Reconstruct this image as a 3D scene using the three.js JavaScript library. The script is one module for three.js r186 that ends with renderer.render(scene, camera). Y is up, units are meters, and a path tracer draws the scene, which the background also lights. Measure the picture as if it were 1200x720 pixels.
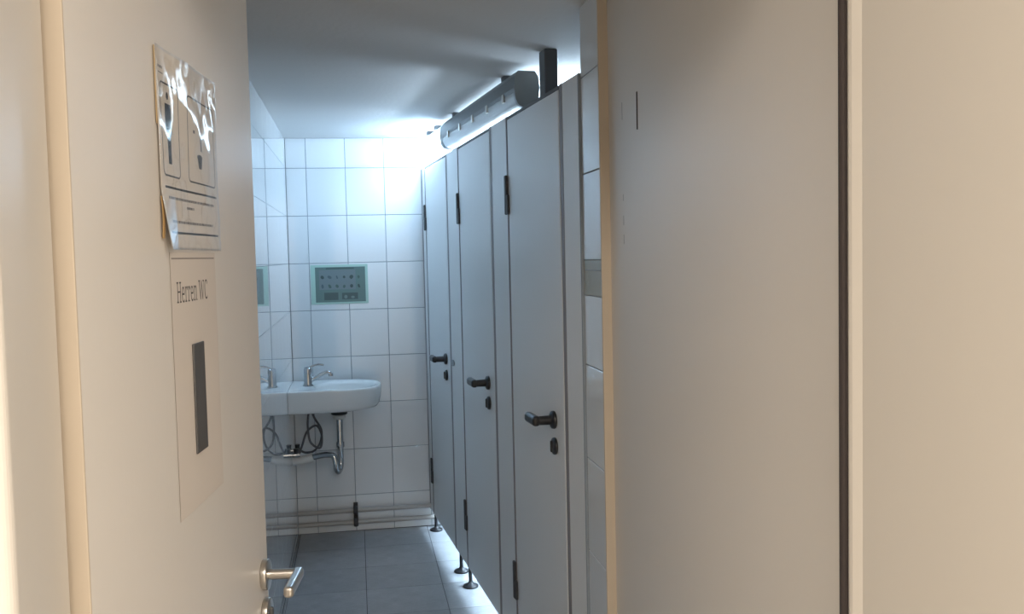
import * as THREE from 'three';
import { RoundedBoxGeometry } from 'three/addons/geometries/RoundedBoxGeometry.js';
import { mergeGeometries } from 'three/addons/utils/BufferGeometryUtils.js';
import { RectAreaLightUniformsLib } from 'three/addons/lights/RectAreaLightUniformsLib.js';

// ------------------------------------------------------------------ camera
const scene = new THREE.Scene();
scene.background = new THREE.Color(0x000000);
const FOCAL = 1090, EYE = 1.5;
const camera = new THREE.PerspectiveCamera(2 * Math.atan(360 / FOCAL) * 180 / Math.PI, 1200 / 720, 0.02, 50);
{
  const yaw = Math.atan(182 / FOCAL), pitch = 3.2 * Math.PI / 180, roll = 1.29 * Math.PI / 180;
  const f0 = new THREE.Vector3(Math.sin(yaw), 0, -Math.cos(yaw)), r0 = new THREE.Vector3(Math.cos(yaw), 0, Math.sin(yaw)), u0 = new THREE.Vector3(0, 1, 0);
  const F = f0.clone().multiplyScalar(Math.cos(pitch)).addScaledVector(u0, -Math.sin(pitch));
  const U = u0.clone().multiplyScalar(Math.cos(pitch)).addScaledVector(f0, Math.sin(pitch));
  const U2 = U.clone().multiplyScalar(Math.cos(roll)).addScaledVector(r0, Math.sin(roll));
  const R2 = r0.clone().multiplyScalar(Math.cos(roll)).addScaledVector(U, -Math.sin(roll));
  camera.quaternion.setFromRotationMatrix(new THREE.Matrix4().makeBasis(R2, U2, F.clone().negate()));
  camera.position.set(0, EYE, 0);
}
scene.add(camera);

// ------------------------------------------------------------------ renderer and exposure
const renderer = new THREE.WebGLRenderer({ antialias: true });
renderer.toneMapping = THREE.LinearToneMapping;
renderer.toneMappingExposure = 1.0;
renderer.shadowMap.enabled = true;
RectAreaLightUniformsLib.init();
const TUBE_COLOR = new THREE.Color().setRGB(0.59, 0.89, 1.22);      // cool fluorescent tube over the cubicles
const TUBE_GLOW = 14, TUBE_DOWN = 45, TUBE_SIDE = 30;
const DAY_COLOR = new THREE.Color().setRGB(0.72, 0.94, 1.16), DAY_GLOW = 6, DAY_LIGHT = 90;   // frosted windows behind the cubicles
const HALL_COLOR = new THREE.Color().setRGB(1.06, 0.965, 0.86);      // warm corridor panel behind the camera
const HALL_GLOW = 3, HALL_LIGHT = 12, HALL_AT = [0.3, 2.7, 0.9], HALL_W = 3.0, HALL_D = 1.0;

// ------------------------------------------------------------------ helpers
let seed = 7;
const rnd = () => { seed = (seed * 1664525 + 1013904223) % 4294967296; return seed / 4294967296; };
const used = {};
function numbered(n) { const k = used[n] = (used[n] ?? -1) + 1; return k ? n + '_' + String(k).padStart(3, '0') : n; }
function obj(name, geo, m, parent = scene, pos, rot) {
  const g = Array.isArray(geo) ? mergeGeometries(geo.map(x => x.index ? x.toNonIndexed() : x), false) : geo;
  const o = new THREE.Mesh(g, m); o.name = parent === scene ? numbered(name) : name;
  o.castShadow = o.receiveShadow = true;
  if (pos) o.position.set(...pos);
  if (rot) o.rotation.set(...rot);
  parent.add(o); return o;
}
function group(name, pos = [0, 0, 0], turn = 0, parent = scene) {
  const g = new THREE.Group(); g.name = parent === scene ? numbered(name) : name; g.position.set(...pos); g.rotation.y = turn; parent.add(g); return g;
}
function tag(o, label, category, grp) { o.userData.label = label; o.userData.category = category; if (grp) o.userData.group = grp; return o; }
function structure(o, label, category) { o.userData.kind = 'structure'; o.userData.label = label; if (category) o.userData.category = category; return o; }
function box(x0, x1, y0, y1, z0, z1) { const g = new THREE.BoxGeometry(x1 - x0, y1 - y0, z1 - z0); g.translate((x0 + x1) / 2, (y0 + y1) / 2, (z0 + z1) / 2); return g; }
function rbox(x0, x1, y0, y1, z0, z1, r = 0.004, s = 2) { const g = new RoundedBoxGeometry(x1 - x0, y1 - y0, z1 - z0, s, r); g.translate((x0 + x1) / 2, (y0 + y1) / 2, (z0 + z1) / 2); return g; }
function cyl(r0, r1, h, n = 24) { return new THREE.CylinderGeometry(r0, r1, h, n); }
function tube(pts, r, n = 40, k = 10, closed = false) { return new THREE.TubeGeometry(new THREE.CatmullRomCurve3(pts.map(p => new THREE.Vector3(...p)), closed, 'centripetal'), n, r, k, closed); }
function lathe(pts, n = 28) { return new THREE.LatheGeometry(pts.map(p => new THREE.Vector2(...p)), n); }
function prism(pts, h) {             // a plan outline in (x, z), raised from y = 0 to h
  const s = new THREE.Shape(pts.map(([x, z]) => new THREE.Vector2(x, -z)));
  const g = new THREE.ExtrudeGeometry(s, { depth: h, bevelEnabled: false, curveSegments: 8 }); g.rotateX(-Math.PI / 2); return g;
}
function noiseTex(size, fn, srgb) {
  const d = new Uint8Array(size * size * 4);
  for (let y = 0; y < size; y++) for (let x = 0; x < size; x++) {
    const c = fn(x / size, y / size), i = (y * size + x) * 4;
    d[i] = c[0] * 255; d[i + 1] = c[1] * 255; d[i + 2] = c[2] * 255; d[i + 3] = 255;
  }
  const t = new THREE.DataTexture(d, size, size); t.wrapS = t.wrapT = THREE.RepeatWrapping; t.magFilter = THREE.LinearFilter; t.minFilter = THREE.LinearFilter;
  if (srgb) t.colorSpace = THREE.SRGBColorSpace; t.needsUpdate = true; return t;
}
function valueNoise(n) {             // tileable value noise on an n x n lattice
  const g = Array.from({ length: n * n }, rnd);
  return (u, v) => {
    const x = u * n, y = v * n, i = Math.floor(x), j = Math.floor(y), a = x - i, b = y - j, s = a * a * (3 - 2 * a), t = b * b * (3 - 2 * b);
    const q = (p, r) => g[((r % n + n) % n) * n + ((p % n + n) % n)];
    return (q(i, j) * (1 - s) + q(i + 1, j) * s) * (1 - t) + (q(i, j + 1) * (1 - s) + q(i + 1, j + 1) * s) * t;
  };
}
const n8 = valueNoise(8), n24 = valueNoise(24), n64 = valueNoise(64), n128 = valueNoise(128);

// ------------------------------------------------------------------ materials
const lin = (r, g, b) => new THREE.Color().setRGB(r, g, b);
const std = (c, rough, extra = {}) => new THREE.MeshStandardMaterial({ color: c, roughness: rough, ...extra });
const phys = (c, rough, extra = {}) => new THREE.MeshPhysicalMaterial({ color: c, roughness: rough, ...extra });
const plasterBump = noiseTex(256, (u, v) => { const k = 0.5 * n64(u, v) + 0.3 * n128(u, v) + 0.2 * n24(u, v); return [k, k, k]; });
plasterBump.repeat.set(3, 3);
const laminateBump = noiseTex(256, (u, v) => { const k = 0.6 * n128(u, v * 0.25) + 0.4 * n64(u, v); return [k, k, k]; });
laminateBump.repeat.set(4, 4);
const slate = noiseTex(256, (u, v) => { const k = 0.80 + 0.16 * (0.4 * n8(u, v) + 0.3 * n64(u * 0.5, v) + 0.3 * n128(u, v)); return [k, k, k * 1.01]; }, true);
const M = {
  plaster: std(lin(0.58, 0.575, 0.565), 0.9, { bumpMap: plasterBump, bumpScale: 0.0006 }),
  grout: std(lin(0.26, 0.30, 0.34), 0.9),
  beige: phys(lin(0.69, 0.65, 0.60), 0.42, { bumpMap: laminateBump, bumpScale: 0.00008 }),
  beigeEdge: std(lin(0.50, 0.42, 0.325), 0.5),
  beigeFrame: phys(lin(0.60, 0.56, 0.505), 0.36),
  seal: std(lin(0.035, 0.026, 0.024), 0.75),
  cabin: phys(lin(0.74, 0.745, 0.74), 0.38, { bumpMap: laminateBump, bumpScale: 0.00005 }),
  cabinEdge: std(lin(0.10, 0.10, 0.11), 0.6),
  edgeProfile: std(lin(0.24, 0.225, 0.23), 0.5),
  black: phys(lin(0.018, 0.018, 0.02), 0.3),
  tipGrey: phys(lin(0.62, 0.63, 0.66), 0.3),
  hinge: std(lin(0.045, 0.045, 0.05), 0.45),
  steel: std(lin(0.58, 0.55, 0.51), 0.28, { metalness: 1 }),
  chrome: std(lin(0.46, 0.47, 0.48), 0.12, { metalness: 1 }),
  braid: std(lin(0.12, 0.12, 0.13), 0.5, { metalness: 0.6 }),
  ceramic: phys(lin(0.80, 0.81, 0.80), 0.08, { clearcoat: 0.4, clearcoatRoughness: 0.05 }),
  plasticWhite: phys(lin(0.72, 0.72, 0.70), 0.4),
  pipe: phys(lin(0.46, 0.43, 0.40), 0.45),
  clamp: std(lin(0.05, 0.045, 0.045), 0.5),
  housing: phys(lin(0.20, 0.215, 0.22), 0.45),
  bracket: std(lin(0.08, 0.085, 0.09), 0.5),
  floorGrout: std(lin(0.05, 0.052, 0.055), 0.9),
  tube: phys(lin(0.8, 0.8, 0.78), 0.3),
  hallWall: std(lin(0.78, 0.76, 0.72), 0.85, { bumpMap: plasterBump, bumpScale: 0.0005 }),
  hallFloor: std(lin(0.50, 0.46, 0.40), 0.5),
};
const tileMats = [0, 1, 2].map(k => phys(lin(0.74 + 0.02 * k, 0.76 + 0.02 * k, 0.77 + 0.018 * k), 0.045, { ior: 1.52 }));
const mirrorTileMats = [0, 1].map(k => phys(lin(0.74 + 0.02 * k, 0.76 + 0.02 * k, 0.77 + 0.018 * k), 0.02, { ior: 1.55, clearcoat: 0.7, clearcoatRoughness: 0.015 }));   // smoother glaze behind the basin
const floorMats = [0, 1, 2].map(k => phys(lin(0.39 + 0.018 * k, 0.405 + 0.018 * k, 0.415 + 0.018 * k), 0.28, { map: slate, bumpMap: plasterBump, bumpScale: 0.0002 }));

// ------------------------------------------------------------------ the shell of the washroom
const WL = -0.353, WB = -5.135, WR = 1.65, CEIL = 2.15, PIER = 0.605, PIER_END = -2.44, PIER_START = -2.255, PANEL = 0.629, DOORWALL = -0.985;
const wallLeft = structure(obj('wall_left', box(-0.47, WL - 0.003, 0, CEIL, -5.25, DOORWALL), M.grout), 'white glazed tile wall behind the wash basin', 'wall');
const wallBack = structure(obj('wall_back', box(-0.47, 1.77, 0, CEIL, -5.25, WB - 0.003), M.grout), 'white glazed tile wall at the end of the washroom', 'wall');
const WIN = [[-5.0, -4.4], [-4.1, -3.5]], WY = [1.25, 2.0];
structure(obj('wall_rear', [box(WR, 1.77, 0, WY[0], WB - 0.003, -2.2), box(WR, 1.77, WY[1], CEIL, WB - 0.003, -2.2), box(WR, 1.77, WY[0], WY[1], WB - 0.003, WIN[0][0]), box(WR, 1.77, WY[0], WY[1], WIN[0][1], WIN[1][0]), box(WR, 1.77, WY[0], WY[1], WIN[1][1], -2.2)], M.plasticWhite), 'white wall behind the toilet cubicles', 'wall');
WIN.forEach(([z0, z1], i) => {
  const g = structure(group('window_' + (i + 1), [WR, WY[0], (z0 + z1) / 2]), 'frosted window in the wall behind the cubicles', 'window'), w = (z1 - z0) / 2, h = WY[1] - WY[0];
  obj('window_frame', [box(0.04, 0.09, 0, 0.04, -w, w), box(0.04, 0.09, h - 0.04, h, -w, w), box(0.04, 0.09, 0.04, h - 0.04, -w, -w + 0.04), box(0.04, 0.09, 0.04, h - 0.04, w - 0.04, w)], M.plasticWhite, g);
  obj('frosted_pane', box(0.06, 0.066, 0.04, h - 0.04, -w + 0.04, w - 0.04), new THREE.MeshStandardMaterial({ color: 0xffffff, roughness: 0.6, emissive: DAY_COLOR, emissiveIntensity: DAY_GLOW }), g);
  const a = new THREE.RectAreaLight(DAY_COLOR, DAY_LIGHT, 2 * w - 0.08, h - 0.08); a.name = 'window_light'; a.position.set(WR + 0.03, (WY[0] + WY[1]) / 2, (z0 + z1) / 2); a.lookAt(0, (WY[0] + WY[1]) / 2, (z0 + z1) / 2); scene.add(a);
});
const wallPier = structure(obj('wall_right', box(PIER + 0.003, WR, 0, CEIL, PIER_END, PIER_START), M.grout), 'narrow tiled pier beside the cubicles', 'wall');
const panelWall = structure(obj('wall_right_front', box(PANEL, 0.78, 0, CEIL, PIER_START, -1.03), M.beige), 'smooth beige wall panel inside the doorway', 'wall');
structure(obj('ceiling', box(-0.47, 1.77, CEIL, CEIL + 0.12, -5.25, DOORWALL), M.plaster), 'low white plastered ceiling of the washroom', 'ceiling');
const floor = structure(obj('floor', box(-0.47, 1.77, -0.12, -0.004, -5.25, -0.8), M.floorGrout), 'grey stone tile floor of the washroom', 'floor');
const trim = structure(obj('trim_1', rbox(PIER - 0.0005, PANEL + 0.01, 0, CEIL, PIER_START - 0.004, PIER_START + 0.004, 0.002), M.beigeEdge), 'narrow yellowish edge strip between tiles and beige panel', 'trim');

// tiles: one mesh each, lying on their wall
const tileCache = new Map();
function tileGeo(w, h, t, c) {
  const key = [w, h, t, c].map(v => v.toFixed(4)).join();
  if (tileCache.has(key)) return tileCache.get(key);
  const a = w / 2, b = h / 2, o = [[-a, -b], [a, -b], [a, b], [-a, b]], i = [[-a + c, -b + c], [a - c, -b + c], [a - c, b - c], [-a + c, b - c]];
  const p = [], uv = [], tri = (...v) => v.forEach(q => { p.push(...q); uv.push(q[0] / 0.4 + 0.5, q[1] / 0.4 + 0.5); });
  const quad = (A, B, C, D) => { tri(A, B, C); tri(A, C, D); };
  quad(...i.map(q => [...q, t]));
  for (let k = 0; k < 4; k++) {
    const m = (k + 1) % 4;
    quad([...o[k], t - c], [...o[m], t - c], [...i[m], t], [...i[k], t]);
    quad([...o[k], 0], [...o[m], 0], [...o[m], t - c], [...o[k], t - c]);
  }
  const g = new THREE.BufferGeometry(); g.setAttribute('position', new THREE.Float32BufferAttribute(p, 3)); g.setAttribute('uv', new THREE.Float32BufferAttribute(uv, 2)); g.computeVertexNormals();
  tileCache.set(key, g); return g;
}
function cuts(a, b, first, step) { const r = [a]; let k = first; while (k > a) k -= step; for (k += step; k < b - 0.004; k += step) if (k > a + 0.004) r.push(k); r.push(b); return r; }
const JOINT = 0.003, TW = 0.2072, TH = 0.2557;
function tileWall(wall, us, vs, place, mats, thick = 0.0045, chamfer = 0.001, joint = JOINT, name = 'tile', tilt = 0.0006) {
  for (let i = 0; i + 1 < us.length; i++) for (let j = 0; j + 1 < vs.length; j++) {
    const w = us[i + 1] - us[i] - joint, h = vs[j + 1] - vs[j] - joint;
    if (w < 0.006 || h < 0.006) continue;
    const m = new THREE.Mesh(tileGeo(w, h, thick, chamfer), mats[Math.floor(rnd() * mats.length)]);
    m.name = name; m.castShadow = m.receiveShadow = true;
    place(m, (us[i] + us[i + 1]) / 2, (vs[j] + vs[j + 1]) / 2);
    m.rotateX((rnd() - 0.5) * tilt); m.rotateY((rnd() - 0.5) * tilt);
    wall.add(m);
  }
}
const rows = cuts(0, CEIL, 0.2, TH);
tileWall(wallBack, cuts(WL, 0.9, -0.2465, TW), rows, (m, u, v) => m.position.set(u, v, WB - 0.0045), tileMats);
tileWall(wallLeft, cuts(WB, DOORWALL - 0.02, WB + TW - 0.006, TW), rows, (m, u, v) => { m.position.set(WL - 0.0045, v, u); m.rotation.y = Math.PI / 2; }, mirrorTileMats, 0.0045, 0.0004, 0.0016, 'tile', 0);
{
  const pr = cuts(0, CEIL, 1.71, 0.2545).filter(v => Math.abs(v - 1.4555) > 0.02), band = lin(0.46, 0.43, 0.36);
  const pm = phys(band, 0.15);
  const place = (m, u, v) => { m.position.set(PIER + 0.0045, v, u); m.rotation.y = -Math.PI / 2; };
  const zs = [PIER_END + 0.004, PIER_START];
  tileWall(wallPier, zs, pr.filter(v => v < 1.3).concat(1.389), place, tileMats);
  tileWall(wallPier, zs, [1.389, 1.4555, 1.4825], place, [pm], 0.0045, 0.0006, 0.0012, 'border_tile');
  tileWall(wallPier, zs, [1.4825].concat(pr.filter(v => v > 1.6)), place, tileMats);
}
tileWall(floor, cuts(WL, WR, 0.003, 0.345), cuts(WB, -1.0, WB + 0.314, 0.314), (m, u, v) => { m.position.set(u, -0.0065, v); m.rotation.x = -Math.PI / 2; }, floorMats, 0.0065, 0.0006, 0.0026, 'floor_tile', 0.0006);

// marks on the beige panel: a dark slot and a few short scratches
obj('slot', rbox(PANEL - 0.0015, PANEL + 0.003, 1.773, 1.857, -2.0185, -2.0125, 0.001, 1), M.seal, panelWall);
for (const [y0, y1] of [[1.812, 1.852], [1.622, 1.637], [1.565, 1.587], [1.52, 1.543]])
  obj('scratch', box(PANEL - 0.0004, PANEL + 0.001, y0, y1, -2.135, -2.1325), std(lin(0.34, 0.32, 0.30), 0.8), panelWall);

// ------------------------------------------------------------------ doorway wall, its frame, and the corridor
const FRONT = -0.848, FRONT_R = -0.66, HEAD = 2.09;
const frontShape = [box(-2.5, -0.33, 0, 2.7, DOORWALL, FRONT), box(0.60, 2.6, 0, 2.7, -1.03, FRONT_R), box(-0.33, 0.60, HEAD + 0.03, 2.7, DOORWALL, FRONT)];
structure(obj('wall_front', frontShape, M.hallWall), 'painted wall around the open doorway', 'wall');
const frame = structure(group('trim_2'), 'beige steel door frame with rounded edges around the open doorway', 'door frame');
function arc(cx, cz, r, a0, a1, n = 8) { const p = []; for (let i = 0; i <= n; i++) { const a = a0 + (a1 - a0) * i / n; p.push([cx + r * Math.cos(a), cz + r * Math.sin(a)]); } return p; }
{
  const XL = -0.2955, XR = 0.5635, ZF = FRONT + 0.012, r = 0.014, H2 = Math.PI / 2;
  const left = [[-0.46, FRONT - 0.001], [-0.335, FRONT - 0.001], [-0.335, DOORWALL], [XL, DOORWALL], ...arc(XL - r, ZF - r, r, 0, H2), [-0.46, ZF]];
  obj('jamb', prism(left, HEAD + 0.1), M.beigeFrame, frame);
  const ZR = FRONT_R + 0.012;
  const right = [[0.73, ZR], ...arc(XR + r, ZR - r, r, H2, Math.PI), [XR, -0.970], [XR - 0.002, -0.976], [XR - 0.0045, -0.984], [XR - 0.005, -0.990], [XR - 0.0035, -0.995], [XR + 0.01, -0.996], [XR + 0.01, -1.03], [0.605, -1.03], [0.605, FRONT_R - 0.001], [0.73, FRONT_R - 0.001]];
  obj('jamb', prism(right, HEAD + 0.1), M.beigeFrame, frame);
  obj('head', rbox(-0.335, 0.605, HEAD, HEAD + 0.1, DOORWALL, ZF + 0.0005, 0.012, 3), M.beigeFrame, frame);
  obj('rubber_seal', prism([[XR + 0.0105, -0.9965], [XR - 0.0045, -0.9965], ...arc(XR + 0.002, -1.006, 0.0098, Math.PI * 0.75, Math.PI * 1.35, 8), [XR + 0.0105, -1.016]].reverse(), HEAD), M.seal, frame).userData.label = 'dark rubber seal strip';
}
structure(obj('floor_hall', box(-2.6, 2.7, -0.12, 0, -0.8, 2.6), M.hallFloor), 'floor of the corridor outside', 'floor');
structure(obj('ceiling_hall', box(-2.6, 2.7, 2.7, 2.8, -1.0, 2.6), M.hallWall), 'ceiling of the corridor outside', 'ceiling');
structure(obj('wall_hall_left', box(-2.6, -2.5, 0, 2.7, -1.0, 2.6), M.hallWall), 'left corridor wall', 'wall');
structure(obj('wall_hall_right', box(2.6, 2.7, 0, 2.7, -1.0, 2.6), M.hallWall), 'right corridor wall', 'wall');
structure(obj('wall_hall_back', box(-2.5, 2.6, 0, 2.7, 2.5, 2.6), M.hallWall), 'corridor wall facing the doorway', 'wall');
{
  const L = tag(group('ceiling_panel_light', HALL_AT), 'warm rectangular ceiling light in the corridor', 'ceiling light'), w = HALL_W / 2, d = HALL_D / 2;
  obj('frame', rbox(-w - 0.02, w + 0.02, -0.04, 0, -d - 0.02, d + 0.02, 0.006), M.plasticWhite, L);
  obj('diffuser', box(-w, w, -0.043, -0.0405, -d, d), new THREE.MeshStandardMaterial({ color: 0xffffff, emissive: HALL_COLOR, emissiveIntensity: HALL_GLOW }), L);
  const a = new THREE.RectAreaLight(HALL_COLOR, HALL_LIGHT, HALL_W, HALL_D); a.name = 'hall_light'; a.position.set(HALL_AT[0], HALL_AT[1] - 0.05, HALL_AT[2]); a.lookAt(HALL_AT[0], 0, HALL_AT[2]); scene.add(a);
}

// ------------------------------------------------------------------ the open door with its handle
const DOOR_AT = [-0.28, 0, -1.0], DOOR_TURN = Math.atan2(0.9932, 0.1161);
const door = structure(group('door_1', DOOR_AT, DOOR_TURN), 'open beige door with notices and a steel lever handle', 'door');
obj('leaf', rbox(0.0015, 0.82, 0.01, 2.07, -0.04, 0, 0.0025), M.beige, door);
obj('edge_band', rbox(-0.001, 0.0025, 0.01, 2.07, -0.0405, 0.0005, 0.0008, 1), M.beigeEdge, door).userData.label = 'yellowish hinge edge';
{
  const h = group('handle', [0.775, 0.912, 0], 0, door);
  const rose = lathe([[0, 0], [0.0265, 0], [0.0285, 0.002], [0.0285, 0.010], [0.027, 0.0125], [0, 0.013]], 32); rose.rotateX(Math.PI / 2);
  obj('rose', rose, M.steel, h);
  const neck = cyl(0.0098, 0.0098, 0.062, 24); neck.rotateX(Math.PI / 2); neck.translate(0, 0, 0.038);
  const bar = rbox(-0.105, 0.0098, -0.0105, 0.0105, 0.058, 0.076, 0.007, 4);
  obj('lever', [neck, bar], M.steel, h);
  const k = group('lock_rose', [0.775, 0.838, 0], 0, door);
  const r2 = rose.clone(); obj('rose', r2, M.steel, k);
  const core = rbox(-0.005, 0.005, -0.016, 0.012, 0.006, 0.018, 0.004); obj('cylinder', core, M.bracket, k);
  const latch = rbox(0.8195, 0.8215, 0.82, 1.02, -0.03, -0.01, 0.0008, 1); obj('lock_plate', latch, M.steel, door);
}
function canvasTex(w, h, draw) { const c = document.createElement('canvas'); c.width = w; c.height = h; draw(c.getContext('2d'), w, h); const t = new THREE.CanvasTexture(c); t.colorSpace = THREE.SRGBColorSpace; t.anisotropy = 8; return t; }
function onDoor(name, u, y, off) {   // a group on the door's face
  const p = new THREE.Vector3(u, y, off).applyAxisAngle(new THREE.Vector3(0, 1, 0), DOOR_TURN).add(new THREE.Vector3(...DOOR_AT));
  return group(name, p.toArray(), DOOR_TURN);
}
// wavy sheet; w x h, corner at lower left, lift(u, v) in metres, thickness t
function sheet(w, h, lift, t = 0.0006, nx = 28, ny = 26) {
  const p = [], uv = [], id = [];
  for (let s = 0; s < 2; s++) for (let j = 0; j <= ny; j++) for (let i = 0; i <= nx; i++) { const u = i / nx, v = j / ny; p.push(u * w, v * h, lift(u, v) + (s ? 0 : t)); uv.push(u, v); }
  const N = (nx + 1) * (ny + 1), at = (i, j) => j * (nx + 1) + i;
  for (let j = 0; j < ny; j++) for (let i = 0; i < nx; i++) { const a = at(i, j), b = at(i + 1, j), c = at(i + 1, j + 1), d = at(i, j + 1); id.push(a, b, c, a, c, d, N + a, N + c, N + b, N + a, N + d, N + c); }
  const rim = []; for (let i = 0; i < nx; i++) rim.push(at(i, 0)); for (let j = 0; j < ny; j++) rim.push(at(nx, j)); for (let i = nx; i > 0; i--) rim.push(at(i, ny)); for (let j = ny; j > 0; j--) rim.push(at(0, j));
  rim.forEach((a, k) => { const b = rim[(k + 1) % rim.length]; id.push(a, a + N, b, b, a + N, b + N); });
  const g = new THREE.BufferGeometry(); g.setAttribute('position', new THREE.Float32BufferAttribute(p, 3)); g.setAttribute('uv', new THREE.Float32BufferAttribute(uv, 2)); g.setIndex(id); g.computeVertexNormals(); return g;
}
{
  const W = 0.277, Hh = 0.26;
  const s = tag(onDoor('notice_sheet', 0.272, 1.520, 0.001), 'printed notice in a clear plastic sleeve, taped high on the beige door', 'notice');
  const curl = (u, v) => 0.0012 + 0.012 * Math.max(0, 1 - u / 0.22) * Math.max(0, 1 - v / 0.3) + 0.0008 * Math.sin(u * 9 + v * 4) * (0.5 + v);
  const print = canvasTex(1108, 1040, (c, w, h) => {
    c.fillStyle = '#e6ddd0'; c.fillRect(0, 0, w, h);
    const X = u => (u - 0.272) / W * w, Y = y => (1.780 - y) / Hh * h;
    c.strokeStyle = '#2a2625'; c.fillStyle = '#2a2625'; c.lineWidth = 9; c.lineJoin = 'round';
    const rr = (a, b, y0, y1) => { c.beginPath(); c.roundRect(X(a), Y(y1), X(b) - X(a), Y(y0) - Y(y1), 34); c.stroke(); };
    rr(0.287, 0.362, 1.616, 1.738); rr(0.401, 0.541, 1.616, 1.738);
    c.lineWidth = 12;
    for (const y of [1.6005, 1.5405]) { c.beginPath(); c.moveTo(X(0.289), Y(y)); c.lineTo(X(0.544), Y(y)); c.stroke(); }
    // standing figure
    c.beginPath(); c.arc(X(0.317), Y(1.7225), 20, 0, 7); c.fill();
    c.beginPath(); c.moveTo(X(0.305), Y(1.712)); c.lineTo(X(0.330), Y(1.712)); c.lineTo(X(0.332), Y(1.676)); c.lineTo(X(0.326), Y(1.668)); c.lineTo(X(0.325), Y(1.632)); c.lineTo(X(0.311), Y(1.632)); c.lineTo(X(0.310), Y(1.668)); c.lineTo(X(0.303), Y(1.676)); c.closePath(); c.fill();
    // small seat and cistern outline in the second box
    c.fillStyle = '#4a4544';
    c.fillRect(X(0.425), Y(1.692), 40, 18); c.fillRect(X(0.462), Y(1.690), 26, 100);
    c.beginPath(); c.ellipse(X(0.456), Y(1.655), 55, 16, 0, 0, 7); c.fill();
    c.beginPath(); c.moveTo(X(0.445), Y(1.653)); c.lineTo(X(0.468), Y(1.653)); c.lineTo(X(0.464), Y(1.638)); c.lineTo(X(0.450), Y(1.638)); c.fill();
    // small print: too small to read in the photograph, so only strokes
    c.fillStyle = '#6a6461';
    const line = (a, b, y) => { let x = X(a); let k = 3; while (x < X(b)) { k = (k * 37 + 11) % 23; const l = 10 + k * 1.3; c.fillRect(x, Y(y) - 7, Math.min(l, X(b) - x), 14); x += l + 7; } };
    line(0.300, 0.526, 1.587); line(0.385, 0.420, 1.5765); line(0.306, 0.516, 1.5555); line(0.283, 0.302, 1.757);
    c.fillRect(X(0.283), Y(1.750), X(0.303) - X(0.283), 6);
  });
  const paper = obj('paper', sheet(W, Hh, curl), phys(0xffffff, 0.7, { map: print }), s);
  obj('sleeve', sheet(W + 0.006, Hh + 0.006, (u, v) => curl(u, v) + 0.0016 + 0.0008 * n24(u * 0.4, v * 0.4) + (v > 0.45 ? 0.0020 * n64(u * 0.22, v * 0.16) * (v - 0.45) * 2 * u : 0), 0.0003, 60, 56),
    phys(0xffffff, 0.06, { transmission: 1, thickness: 0, ior: 1.28 }), s, [-0.003, -0.003, 0]).userData.label = 'crinkled clear plastic sleeve';
  obj('tape', sheet(0.0035, 0.10, (u, v) => 0.0008, 0.0006, 2, 8), phys(lin(0.62, 0.45, 0.24), 0.4), s, [-0.003, 0.16, 0]);
  obj('tape', sheet(0.010, 0.055, (u, v) => 0.0004 + 0.006 * v * (1 - v), 0.0006, 3, 8), phys(lin(0.50, 0.33, 0.15), 0.45), s, [-0.001, 0.012, 0.001]);
}
{
  const W = 0.222, Hh = 0.366;
  const s = tag(onDoor('washroom_sign', 0.303, 1.148, 0.0004), 'plain off-white paper sign reading Herren WC below the notice on the door', 'sign');
  const print = canvasTex(888, 1464, (c, w, h) => {
    c.fillStyle = '#d2c9c0'; c.fillRect(0, 0, w, h);
    c.fillStyle = '#8d847e'; c.fillRect(20, 30, w - 40, 8);
    c.fillStyle = '#3f3a38'; c.textBaseline = 'alphabetic';
    const X0 = (0.325 - 0.303) / W * w, X1 = (0.477 - 0.303) / W * w, Yb = (1.514 - 1.4445) / Hh * h, cap = 0.0275 / Hh * h;
    c.font = '160px serif'; const m = c.measureText('Herren WC').width;
    c.save(); c.translate(X0, Yb); c.scale((X1 - X0) / m, cap / (160 * 0.68)); c.fillText('Herren WC', 0, 0); c.restore();
  });
  obj('paper', sheet(W, Hh, () => 0.0002, 0.0005, 2, 2), phys(0xffffff, 0.6, { map: print }), s);
  const b = tag(onDoor('dark_strip', 0.384, 1.224, 0.0012), 'narrow dark grey rectangular strip stuck on the paper sign', 'strip');
  const bar = rbox(0, 0.054, 0, 0.159, 0, 0.003, 0.0014, 2); obj('bar', bar, phys(lin(0.075, 0.072, 0.070), 0.5), b);
}

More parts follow.
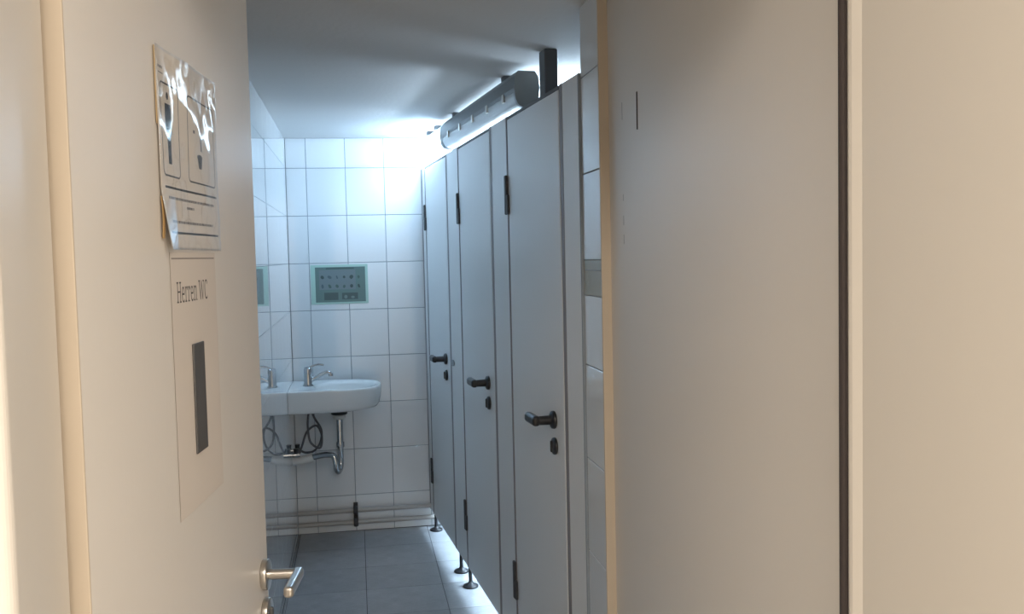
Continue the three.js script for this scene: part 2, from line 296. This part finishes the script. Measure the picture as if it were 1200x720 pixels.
// ------------------------------------------------------------------ toilet cubicles along the right side
const CAB = [0.38, 0, -5.0], CAB_TURN = Math.atan2(-0.9963, 0.0857), S = z => (z + 5) / 0.9963;
const BOT = 0.10, TOP = 1.98, TH_P = 0.03;
function onCab(name, s, y = 0, off = 0) {
  const p = new THREE.Vector3(s, y, off).applyAxisAngle(new THREE.Vector3(0, 1, 0), CAB_TURN).add(new THREE.Vector3(...CAB));
  return group(name, p.toArray(), CAB_TURN);
}
const footGeo = lathe([[0, 0], [0.034, 0], [0.036, 0.004], [0.032, 0.010], [0.014, 0.017], [0.0095, 0.024], [0.0085, 0.03], [0.0085, BOT + 0.004], [0, BOT + 0.004]], 24);
function pilaster(z0, z1, feet, label, last = false) {
  const s0 = S(z0), s1 = S(z1), g = tag(onCab('cubicle_panel', (s0 + s1) / 2), label, 'panel', 'fixed cubicle front panels'), w = s1 - s0;
  obj('panel', rbox(-w / 2, w / 2, BOT, TOP, -TH_P, 0, 0.002), M.cabin, g);
  for (const e of [-1, 1]) obj('stop_strip', rbox(e * w / 2 - 0.014, e * w / 2 + 0.014, BOT, TOP, -TH_P - 0.010, -TH_P - 0.001, 0.002, 1), M.cabinEdge, g);
  obj('gap_seal', box(w / 2, w / 2 + 0.006, BOT, TOP, -TH_P, last ? 0.0005 : -0.004), last ? M.grout : M.cabinEdge, g);
  obj('gap_seal', box(-w / 2 - 0.011, -w / 2, BOT + 0.002, TOP - 0.002, -TH_P, -0.004), M.cabinEdge, g);
  obj('edge_profile', rbox(-w / 2 - 0.0005, -w / 2 + 0.026, BOT, TOP, -0.004, 0.0012, 0.0008, 1), M.edgeProfile, g).userData.label = 'dark edge profile';
  if (!last) obj('edge_profile', rbox(w / 2 - 0.010, w / 2 + 0.0005, BOT, TOP, -0.004, 0.0012, 0.0008, 1), M.edgeProfile, g);
  for (const z of feet) obj('foot', footGeo, M.black, g, [S(z) - (s0 + s1) / 2, 0, -TH_P / 2]).userData.label = 'black adjustable foot';
  return g;
}
pilaster(-5.128, -5.006, [-4.985 - 0.05], 'narrow pale grey fixed cubicle panel against the back tile wall');
pilaster(-4.392, -4.098, [-4.335, -4.125], 'pale grey fixed cubicle panel between the far and middle doors');
pilaster(-3.482, -3.222, [-3.44, -3.26], 'pale grey fixed cubicle panel between the middle and near doors');
pilaster(-2.610, -2.447, [-2.56], 'pale grey fixed cubicle panel against the tiled pier', true);
const roseGeo = lathe([[0, 0], [0.0265, 0], [0.0275, 0.003], [0.026, 0.010], [0.018, 0.014], [0, 0.0145]], 28); roseGeo.rotateX(Math.PI / 2);
const knobGeo = lathe([[0, 0], [0.0255, 0], [0.0265, 0.003], [0.025, 0.008], [0.017, 0.012], [0, 0.0125]], 28); knobGeo.rotateX(Math.PI / 2);
function cubicleDoor(z0, z1, label, hingeY = 0) {
  const s0 = S(z0), s1 = S(z1), w = s1 - s0, g = tag(onCab('cubicle_door', s0), label, 'door', 'cubicle doors in a row');
  obj('leaf', rbox(0.004, w - 0.009, BOT, TOP - 0.012, -TH_P, 0, 0.002), M.cabin, g);
  obj('top_edge', rbox(0.004, w - 0.009, TOP - 0.0115, TOP, -TH_P + 0.001, -0.001, 0.002, 1), M.cabinEdge, g).userData.label = 'dark top edge';
  for (const y of [1.641, 0.272]) {
    const h = group('hinge', [0, y, 0], 0, g);
    obj('hinge_plate', rbox(-0.017, 0.004, 0.0, 0.137, 0.0014, 0.012, 0.005, 3), M.hinge, h);
    obj('hinge_plate', rbox(0.0, 0.017, 0.0, 0.069, 0.0004, 0.010, 0.004, 3), M.hinge, h);
  }
  const h = group('handle', [w - 0.105, 1.002, 0], 0, g);
  obj('rose', roseGeo, M.black, h);
  const neck = cyl(0.0135, 0.0145, 0.052, 20); neck.rotateX(Math.PI / 2); neck.translate(0, 0, 0.034);
  const lever = rbox(-0.088, 0.014, -0.0155, 0.0155, 0.046, 0.072, 0.011, 4);
  obj('lever', [neck, lever], M.black, h);
  obj('lever_tip', rbox(-0.106, -0.0840, -0.0140, 0.0140, 0.047, 0.071, 0.0105, 4), M.tipGrey, h).userData.label = 'light grey tip of the lever';
  const k = group('lock_indicator', [w - 0.100, 0.923, 0], 0, g);
  obj('knob', knobGeo, M.black, k); obj('grip', rbox(-0.005, 0.005, -0.018, 0.018, 0.008, 0.017, 0.004, 2), M.black, k);
  return g;
}
cubicleDoor(-5.002, -4.396, 'pale grey cubicle door beside the back tile wall');
cubicleDoor(-4.094, -3.486, 'middle pale grey cubicle door between two fixed panels');
cubicleDoor(-3.218, -2.614, 'pale grey cubicle door beside the tiled pier');
{
  const st = tag(onCab('door_buffer', S(-4.32), 1.002, 0.0006), 'small grey oval buffer on the panel beside the far door handle', 'buffer');
  const e = cyl(0.034, 0.034, 0.006, 28); e.rotateX(Math.PI / 2); e.scale(1, 0.42, 1); e.translate(0, 0, 0.003); obj('pad', e, phys(lin(0.30, 0.33, 0.35), 0.6), st);
}
for (const [z, label] of [[-4.24, 'partition wall between the far and middle cubicles'], [-3.35, 'partition wall between the middle and near cubicles']]) {
  const s = S(z), p = new THREE.Vector3(s, 0, -0.045).applyAxisAngle(new THREE.Vector3(0, 1, 0), CAB_TURN).add(new THREE.Vector3(...CAB));
  const g = tag(group('cubicle_partition', [p.x, 0, p.z]), label, 'partition', 'cubicle partitions');
  obj('panel', rbox(0, WR - p.x - 0.01, 0.12, TOP, -0.014, 0.014, 0.002), M.cabin, g);
  const back = lathe([[0, 0], [0.034, 0], [0.036, 0.004], [0.032, 0.010], [0.0085, 0.024], [0.0085, 0.124], [0, 0.124]], 20);
  obj('foot', back, M.black, g, [WR - p.x - 0.2, 0, 0]);
}

// ------------------------------------------------------------------ luminaires under the ceiling
const LAMP_DIR = new THREE.Vector3(0.108, 0, 0.994).normalize(), LAMP_TURN = Math.atan2(-LAMP_DIR.z, LAMP_DIR.x);
function profile(pts, len) { const s = new THREE.Shape(pts.map(p => new THREE.Vector2(...p))); const g = new THREE.ExtrudeGeometry(s, { depth: len, bevelEnabled: false, curveSegments: 12 }); g.rotateY(Math.PI / 2); return g; }
const underside = (w, d, n = 14) => { const p = []; for (let i = 0; i <= n; i++) { const a = Math.PI + Math.PI * i / n; p.push([w * Math.sign(Math.cos(a)) * Math.pow(Math.abs(Math.cos(a)), 0.7), d * Math.sin(a)]); } return p; };
function luminaire(end, len, label, lit) {          // end: the near end's centre at the seam of housing and cover
  const g = tag(group('fluorescent_luminaire', end, LAMP_TURN), label, 'ceiling light');
  const top = lit ? [[0.02, 0.050], [0.02, 0.072], [-0.02, 0.072], [-0.02, 0.050]] : [[0.044, 0.0], [0.046, 0.014], [0.042, 0.054], [0.030, 0.072], [-0.030, 0.072], [-0.042, 0.054], [-0.046, 0.014], [-0.044, 0]];
  obj('housing', profile(top, len).translate(-len, 0, 0), lit ? M.plasticWhite : M.housing, g);
  const cover = profile(lit ? [...underside(0.045, 0.052), [0.045, 0.03], [0.03, 0.0495], [-0.03, 0.0495], [-0.045, 0.03]] : underside(0.042, 0.050), len - 0.024).translate(-len + 0.012, 0, 0);
  const cm = lit ? new THREE.MeshStandardMaterial({ color: 0xffffff, roughness: 0.5, emissive: TUBE_COLOR, emissiveIntensity: TUBE_GLOW }) : phys(lin(0.72, 0.74, 0.74), 0.25, { transmission: 0.35, thickness: 0 });
  obj('diffuser', cover, cm, g).userData.label = lit ? 'glowing white diffuser' : 'frosted clear diffuser, unlit';
  const cap = profile([...underside(0.044, 0.053), ...[[0.046, 0.014], [0.042, 0.054], [0.030, 0.072], [-0.030, 0.072], [-0.042, 0.054], [-0.046, 0.014]]], 0.02);
  for (const x of [-0.013, -len - 0.007]) obj('end_cap', cap, lit ? M.plasticWhite : M.housing, g, [x, 0, 0]);
  const clip = rbox(-0.012, 0.012, -0.016, 0.014, 0.042, 0.049, 0.002, 1), clip2 = rbox(-0.012, 0.012, -0.016, 0.014, -0.049, -0.042, 0.002, 1);
  if (!lit) for (let x = 0.14; x < len - 0.05; x += 0.24) { obj('clip', clip, M.steel, g, [-x, 0, 0]); obj('clip', clip2, M.steel, g, [-x, 0, 0]); }
  for (const x of [0.2, len - 0.2]) obj('bracket', rbox(-0.02, 0.02, 0.071, CEIL - end[1], -0.03, 0.03, 0.002, 1), M.bracket, g, [-x, 0, 0]);
  return g;
}
const nearEnd = [0.600, 2.06, -3.19], lampAt = d => [nearEnd[0] - LAMP_DIR.x * d, nearEnd[1], nearEnd[2] - LAMP_DIR.z * d];
luminaire(nearEnd, 1.26, 'long grey strip luminaire with an unlit frosted cover above the cubicles', false);
const litEnd = lampAt(1.285);
luminaire(litEnd, 0.61, 'short glowing strip luminaire close to the back tile wall', true);
{
  const c = lampAt(1.59), side = new THREE.Vector3(-LAMP_DIR.z, 0, LAMP_DIR.x);     // points to the washroom
  const add = (name, p, t, w, h, k) => { const a = new THREE.RectAreaLight(TUBE_COLOR, k, w, h); a.name = name; a.position.set(...p); a.up.set(LAMP_DIR.x, 0, LAMP_DIR.z); a.lookAt(...t); scene.add(a); };
  add('tube_light_down', [c[0], c[1] - 0.058, c[2]], [c[0], c[1] - 1, c[2]], 0.08, 0.57, TUBE_DOWN);
  for (const s of [1, -1]) {
    const p = [c[0] + side.x * 0.056 * s, c[1] - 0.022, c[2] + side.z * 0.056 * s];
    add('tube_light_side', p, [p[0] + side.x * s, p[1] + 0.0, p[2] + side.z * s], 0.045, 0.57, TUBE_SIDE);
  }
}
{
  const b = tag(group('junction_box', [0.628, CEIL, -2.95], LAMP_TURN), 'dark cable box hanging from the ceiling beyond the end of the strip luminaire', 'junction box');
  obj('body', rbox(-0.03, 0.03, -0.15, 0, -0.022, 0.022, 0.004), M.bracket, b);
  obj('cable', tube([[-0.03, -0.08, 0], [-0.045, -0.085, 0.004], [-0.06, -0.08, 0.008]], 0.005, 10, 8), M.black, b);
}

// ------------------------------------------------------------------ wash basin on the left wall
const BZ = -4.905, RIM = 0.845;
{
  const g = tag(group('wash_basin', [WL, 0, BZ]), 'white ceramic wash basin mounted on the left tile wall', 'wash basin');
  const N = 72, D = 0.466, HW = 0.212, kx = 0.205;      // plan: straight beside the wall, superelliptic front
  const outer = (t, sc) => {                            // t in 0..1 from the wall at -z round the front to the wall at +z
    const a = -Math.PI / 2 + Math.PI * t, c = Math.cos(a), s = Math.sin(a), e = 2 / 2.5;
    return [kx + (D - kx) * Math.pow(Math.abs(c), e) * sc - (c < 1e-6 ? 0 : 0), HW * Math.sign(s) * Math.pow(Math.abs(s), e) * sc];
  };
  const plan = sc => { const p = []; p.push([0.001, -HW * sc]); for (let i = 0; i <= N; i++) p.push(outer(i / N, sc)); p.push([0.001, HW * sc]); for (let i = 1; i < 12; i++) p.push([0.001, HW * sc * (1 - 2 * i / 12)]); return p; };
  const bowl = (sc, y) => plan(1).map(([x, z]) => { const dx = x - 0.275, dz = z, a = Math.atan2(dz / 0.18, dx / 0.17); return [0.275 + 0.155 * sc * Math.cos(a), y, 0.165 * sc * Math.sin(a)]; });
  const ring = (sc, y, inset = 0) => plan(sc).map(([x, z]) => [x * (1 - inset), y, z]);
  const rings = [ring(0.30, 0.722, 0.35).map(([x, y, z]) => [x + 0.06, y, z]), ring(0.86, 0.728, 0.09), ring(0.955, 0.736, 0.025), ring(0.975, 0.752, 0.01), ring(0.99, 0.79), ring(1, 0.828), ring(1, 0.838), ring(0.992, RIM), ring(0.965, RIM + 0.001), bowl(1.02, RIM - 0.004), bowl(0.97, RIM - 0.02), bowl(0.86, RIM - 0.07), bowl(0.62, RIM - 0.11), bowl(0.3, RIM - 0.125), bowl(0.1, RIM - 0.128)];
  const L = rings[0].length, p = rings.flat(2), id = [];
  for (let r = 0; r + 1 < rings.length; r++) for (let i = 0; i < L; i++) { const a = r * L + i, b = r * L + (i + 1) % L, c = a + L, d = b + L; id.push(a, c, b, b, c, d); }
  const cap = (r, flip) => { const q = rings[r], cx = q.reduce((s, v) => s + v[0], 0) / L, cz = q.reduce((s, v) => s + v[2], 0) / L; p.push(cx, q[0][1], cz); const k = p.length / 3 - 1; for (let i = 0; i < L; i++) { const a = r * L + i, b = r * L + (i + 1) % L; flip ? id.push(a, k, b) : id.push(a, b, k); } };
  cap(0, false); cap(rings.length - 1, true);
  const geo = new THREE.BufferGeometry(); geo.setAttribute('position', new THREE.Float32BufferAttribute(p, 3)); geo.setIndex(id); geo.computeVertexNormals();
  obj('basin', geo, phys(lin(0.80, 0.81, 0.80), 0.1, { side: THREE.DoubleSide }), g);
  obj('drain', lathe([[0, 0], [0.02, 0], [0.021, 0.002], [0.016, 0.004], [0, 0.003]], 20), M.chrome, g, [0.275, RIM - 0.1278, 0]);
}
{
  const t = tag(group('mixer_tap', [-0.262, RIM - 0.003, BZ - 0.02]), 'chrome single-lever mixer tap standing on the wash basin', 'tap');
  obj('body', lathe([[0, 0], [0.027, 0], [0.027, 0.005], [0.0215, 0.010], [0.0205, 0.065], [0.022, 0.070], [0.022, 0.088], [0.017, 0.099], [0, 0.102]], 28), M.chrome, t);
  obj('spout', tube([[0.012, 0.028, 0], [0.045, 0.046, 0], [0.078, 0.062, 0], [0.104, 0.068, 0], [0.116, 0.060, 0]], 0.0105, 24, 14), M.chrome, t);
  obj('aerator', cyl(0.0125, 0.0125, 0.014, 18), M.chrome, t, [0.116, 0.056, 0]);
  obj('lever', tube([[0.002, 0.095, 0], [0.03, 0.107, 0], [0.058, 0.111, 0], [0.083, 0.106, 0]], 0.0062, 18, 10), M.chrome, t);
}
{
  const t = tag(group('basin_trap', [-0.108, 0, BZ]), 'chrome drain trap below the wash basin', 'drain trap');
  obj('flange', lathe([[0, 0.702], [0.042, 0.702], [0.043, 0.694], [0.040, 0.690], [0, 0.690]], 28), M.black, t);
  obj('collar', lathe([[0, 0.690], [0.033, 0.690], [0.033, 0.672], [0.022, 0.664], [0, 0.664]], 28), M.plasticWhite, t);
  obj('tailpipe', lathe([[0, 0.668], [0.016, 0.668], [0.016, 0.545], [0.021, 0.543], [0.021, 0.518], [0.016, 0.516], [0.016, 0.46], [0, 0.46]], 24), M.chrome, t);
  obj('bend', tube([[0, 0.47, 0], [0, 0.435, 0], [-0.004, 0.408, 0.012], [-0.012, 0.396, 0.035], [-0.020, 0.412, 0.058], [-0.024, 0.450, 0.062], [-0.036, 0.484, 0.056], [-0.075, 0.488, 0.04], [-0.15, 0.473, 0.018]], 0.0155, 50, 16), M.chrome, t);
  obj('wall_sleeve', tube([[-0.14, 0.476, 0.018], [-0.18, 0.466, 0.018], [-0.2455, 0.460, 0.018]], 0.023, 16, 18), M.plasticWhite, t).userData.label = 'white plastic sleeve at the wall';
}
for (const [dz, p] of [[0.05, [[-0.262, 0.715, 0], [-0.268, 0.64, 0.0], [-0.255, 0.56, 0.01], [-0.21, 0.53, 0.015], [-0.20, 0.60, 0.01], [-0.225, 0.645, 0.0], [-0.27, 0.62, 0], [-0.30, 0.545, 0], [-0.318, 0.498, 0]]],
  [-0.06, [[-0.255, 0.715, 0], [-0.24, 0.67, 0], [-0.205, 0.60, 0.0], [-0.215, 0.53, 0], [-0.25, 0.49, 0], [-0.29, 0.485, 0], [-0.318, 0.498, 0]]]]) {
  const h = tag(group('supply_hose', [0, 0, BZ + dz]), dz > 0 ? 'dark braided hose looped up under the wash basin' : 'dark braided hose hanging slack under the wash basin', 'hose', 'supply hoses below the basin');
  obj('hose', tube(p, 0.0058, 70, 10), M.braid, h);
  const v = group('angle_valve', [-0.335, 0.498, 0], 0, h);
  const b = cyl(0.013, 0.013, 0.04, 16); b.rotateZ(Math.PI / 2); obj('valve_body', b, M.chrome, v, [0.003, 0, 0]); obj('valve_knob', cyl(0.014, 0.012, 0.022, 12), M.black, v, [0.004, 0.022, 0]);
}

// ------------------------------------------------------------------ pipes along the foot of the back wall, and the green notice
for (const [y, label] of [[0.122, 'upper heating pipe along the foot of the back wall'], [0.057, 'lower heating pipe along the foot of the back wall']]) {
  const g = cyl(0.0125, 0.0125, 1.95, 16); g.rotateZ(Math.PI / 2);
  const o = obj('heating_pipe', g, M.pipe, scene, [WL + 0.978, y, WB + 0.03]); tag(o, label, 'pipe', 'pipes along the back wall');
}
{
  const b = tag(group('pipe_clamp', [-0.041, 0, WB]), 'dark double clamp holding the two pipes on the back wall', 'pipe clamp');
  obj('plate', rbox(-0.012, 0.012, 0.03, 0.16, 0, 0.012, 0.003), M.clamp, b);
  for (const y of [0.122, 0.057]) { const r = new THREE.TorusGeometry(0.0165, 0.006, 10, 24); r.rotateY(Math.PI / 2); r.scale(2.2, 1.15, 1.1); obj('ring', r, M.clamp, b, [0, y, 0.03]); }
}
{
  const s = tag(group('hand_washing_notice', [-0.241, 1.256, WB + 0.0005]), 'green laminated notice with rows of small pictures on the back wall', 'notice');
  const print = canvasTex(1220, 840, (c, w, h) => {
    c.fillStyle = '#a9cbc0'; c.fillRect(0, 0, w, h);
    const x0 = 96, x1 = 1164, y0 = 50, y1 = 800;
    c.fillStyle = '#5d7a78'; c.fillRect(x0, y0, x1 - x0, y1 - y0);
    c.fillStyle = '#6b7d82'; c.fillRect(x0 + 80, y0 + 60, 780, 420);
    c.fillStyle = '#3f5a5a'; c.fillRect(x0 + 230, y0 + 18, 600, 26);
    let k = 5; const r = () => { k = (k * 16807) % 2147483647; return k / 2147483647; };
    for (let j = 0; j < 2; j++) for (let i = 0; i < 6; i++) {
      const cx = x0 + 150 + i * 155, cy = y0 + 215 + j * 195;
      c.fillStyle = ['#38504f', '#44605c', '#4a5f66'][Math.floor(r() * 3)];
      c.beginPath(); c.ellipse(cx, cy, 26 + 22 * r(), 14 + 26 * r(), r() * 3, 0, 7); c.fill();
      c.beginPath(); c.ellipse(cx + 20 * (r() - 0.5), cy + 30 * r(), 14 + 16 * r(), 10 + 10 * r(), r() * 3, 0, 7); c.fill();
    }
    c.fillStyle = '#42595a'; c.fillRect(x0 + 180, y0 + 545, 300, 160); c.fillRect(x0 + 560, y0 + 555, 340, 140);
    c.fillStyle = '#67807f'; c.beginPath(); c.ellipse(x0 + 640, y0 + 640, 36, 40, 0, 0, 7); c.fill(); c.beginPath(); c.ellipse(x0 + 790, y0 + 650, 40, 26, 0, 0, 7); c.fill();
  });
  obj('sheet', sheet(0.305, 0.213, (u, v) => 0.0004 + 0.0006 * Math.sin(u * 5) * v, 0.0008, 16, 12), phys(0xffffff, 0.3, { map: print }), s);
}

renderer.render(scene, camera);
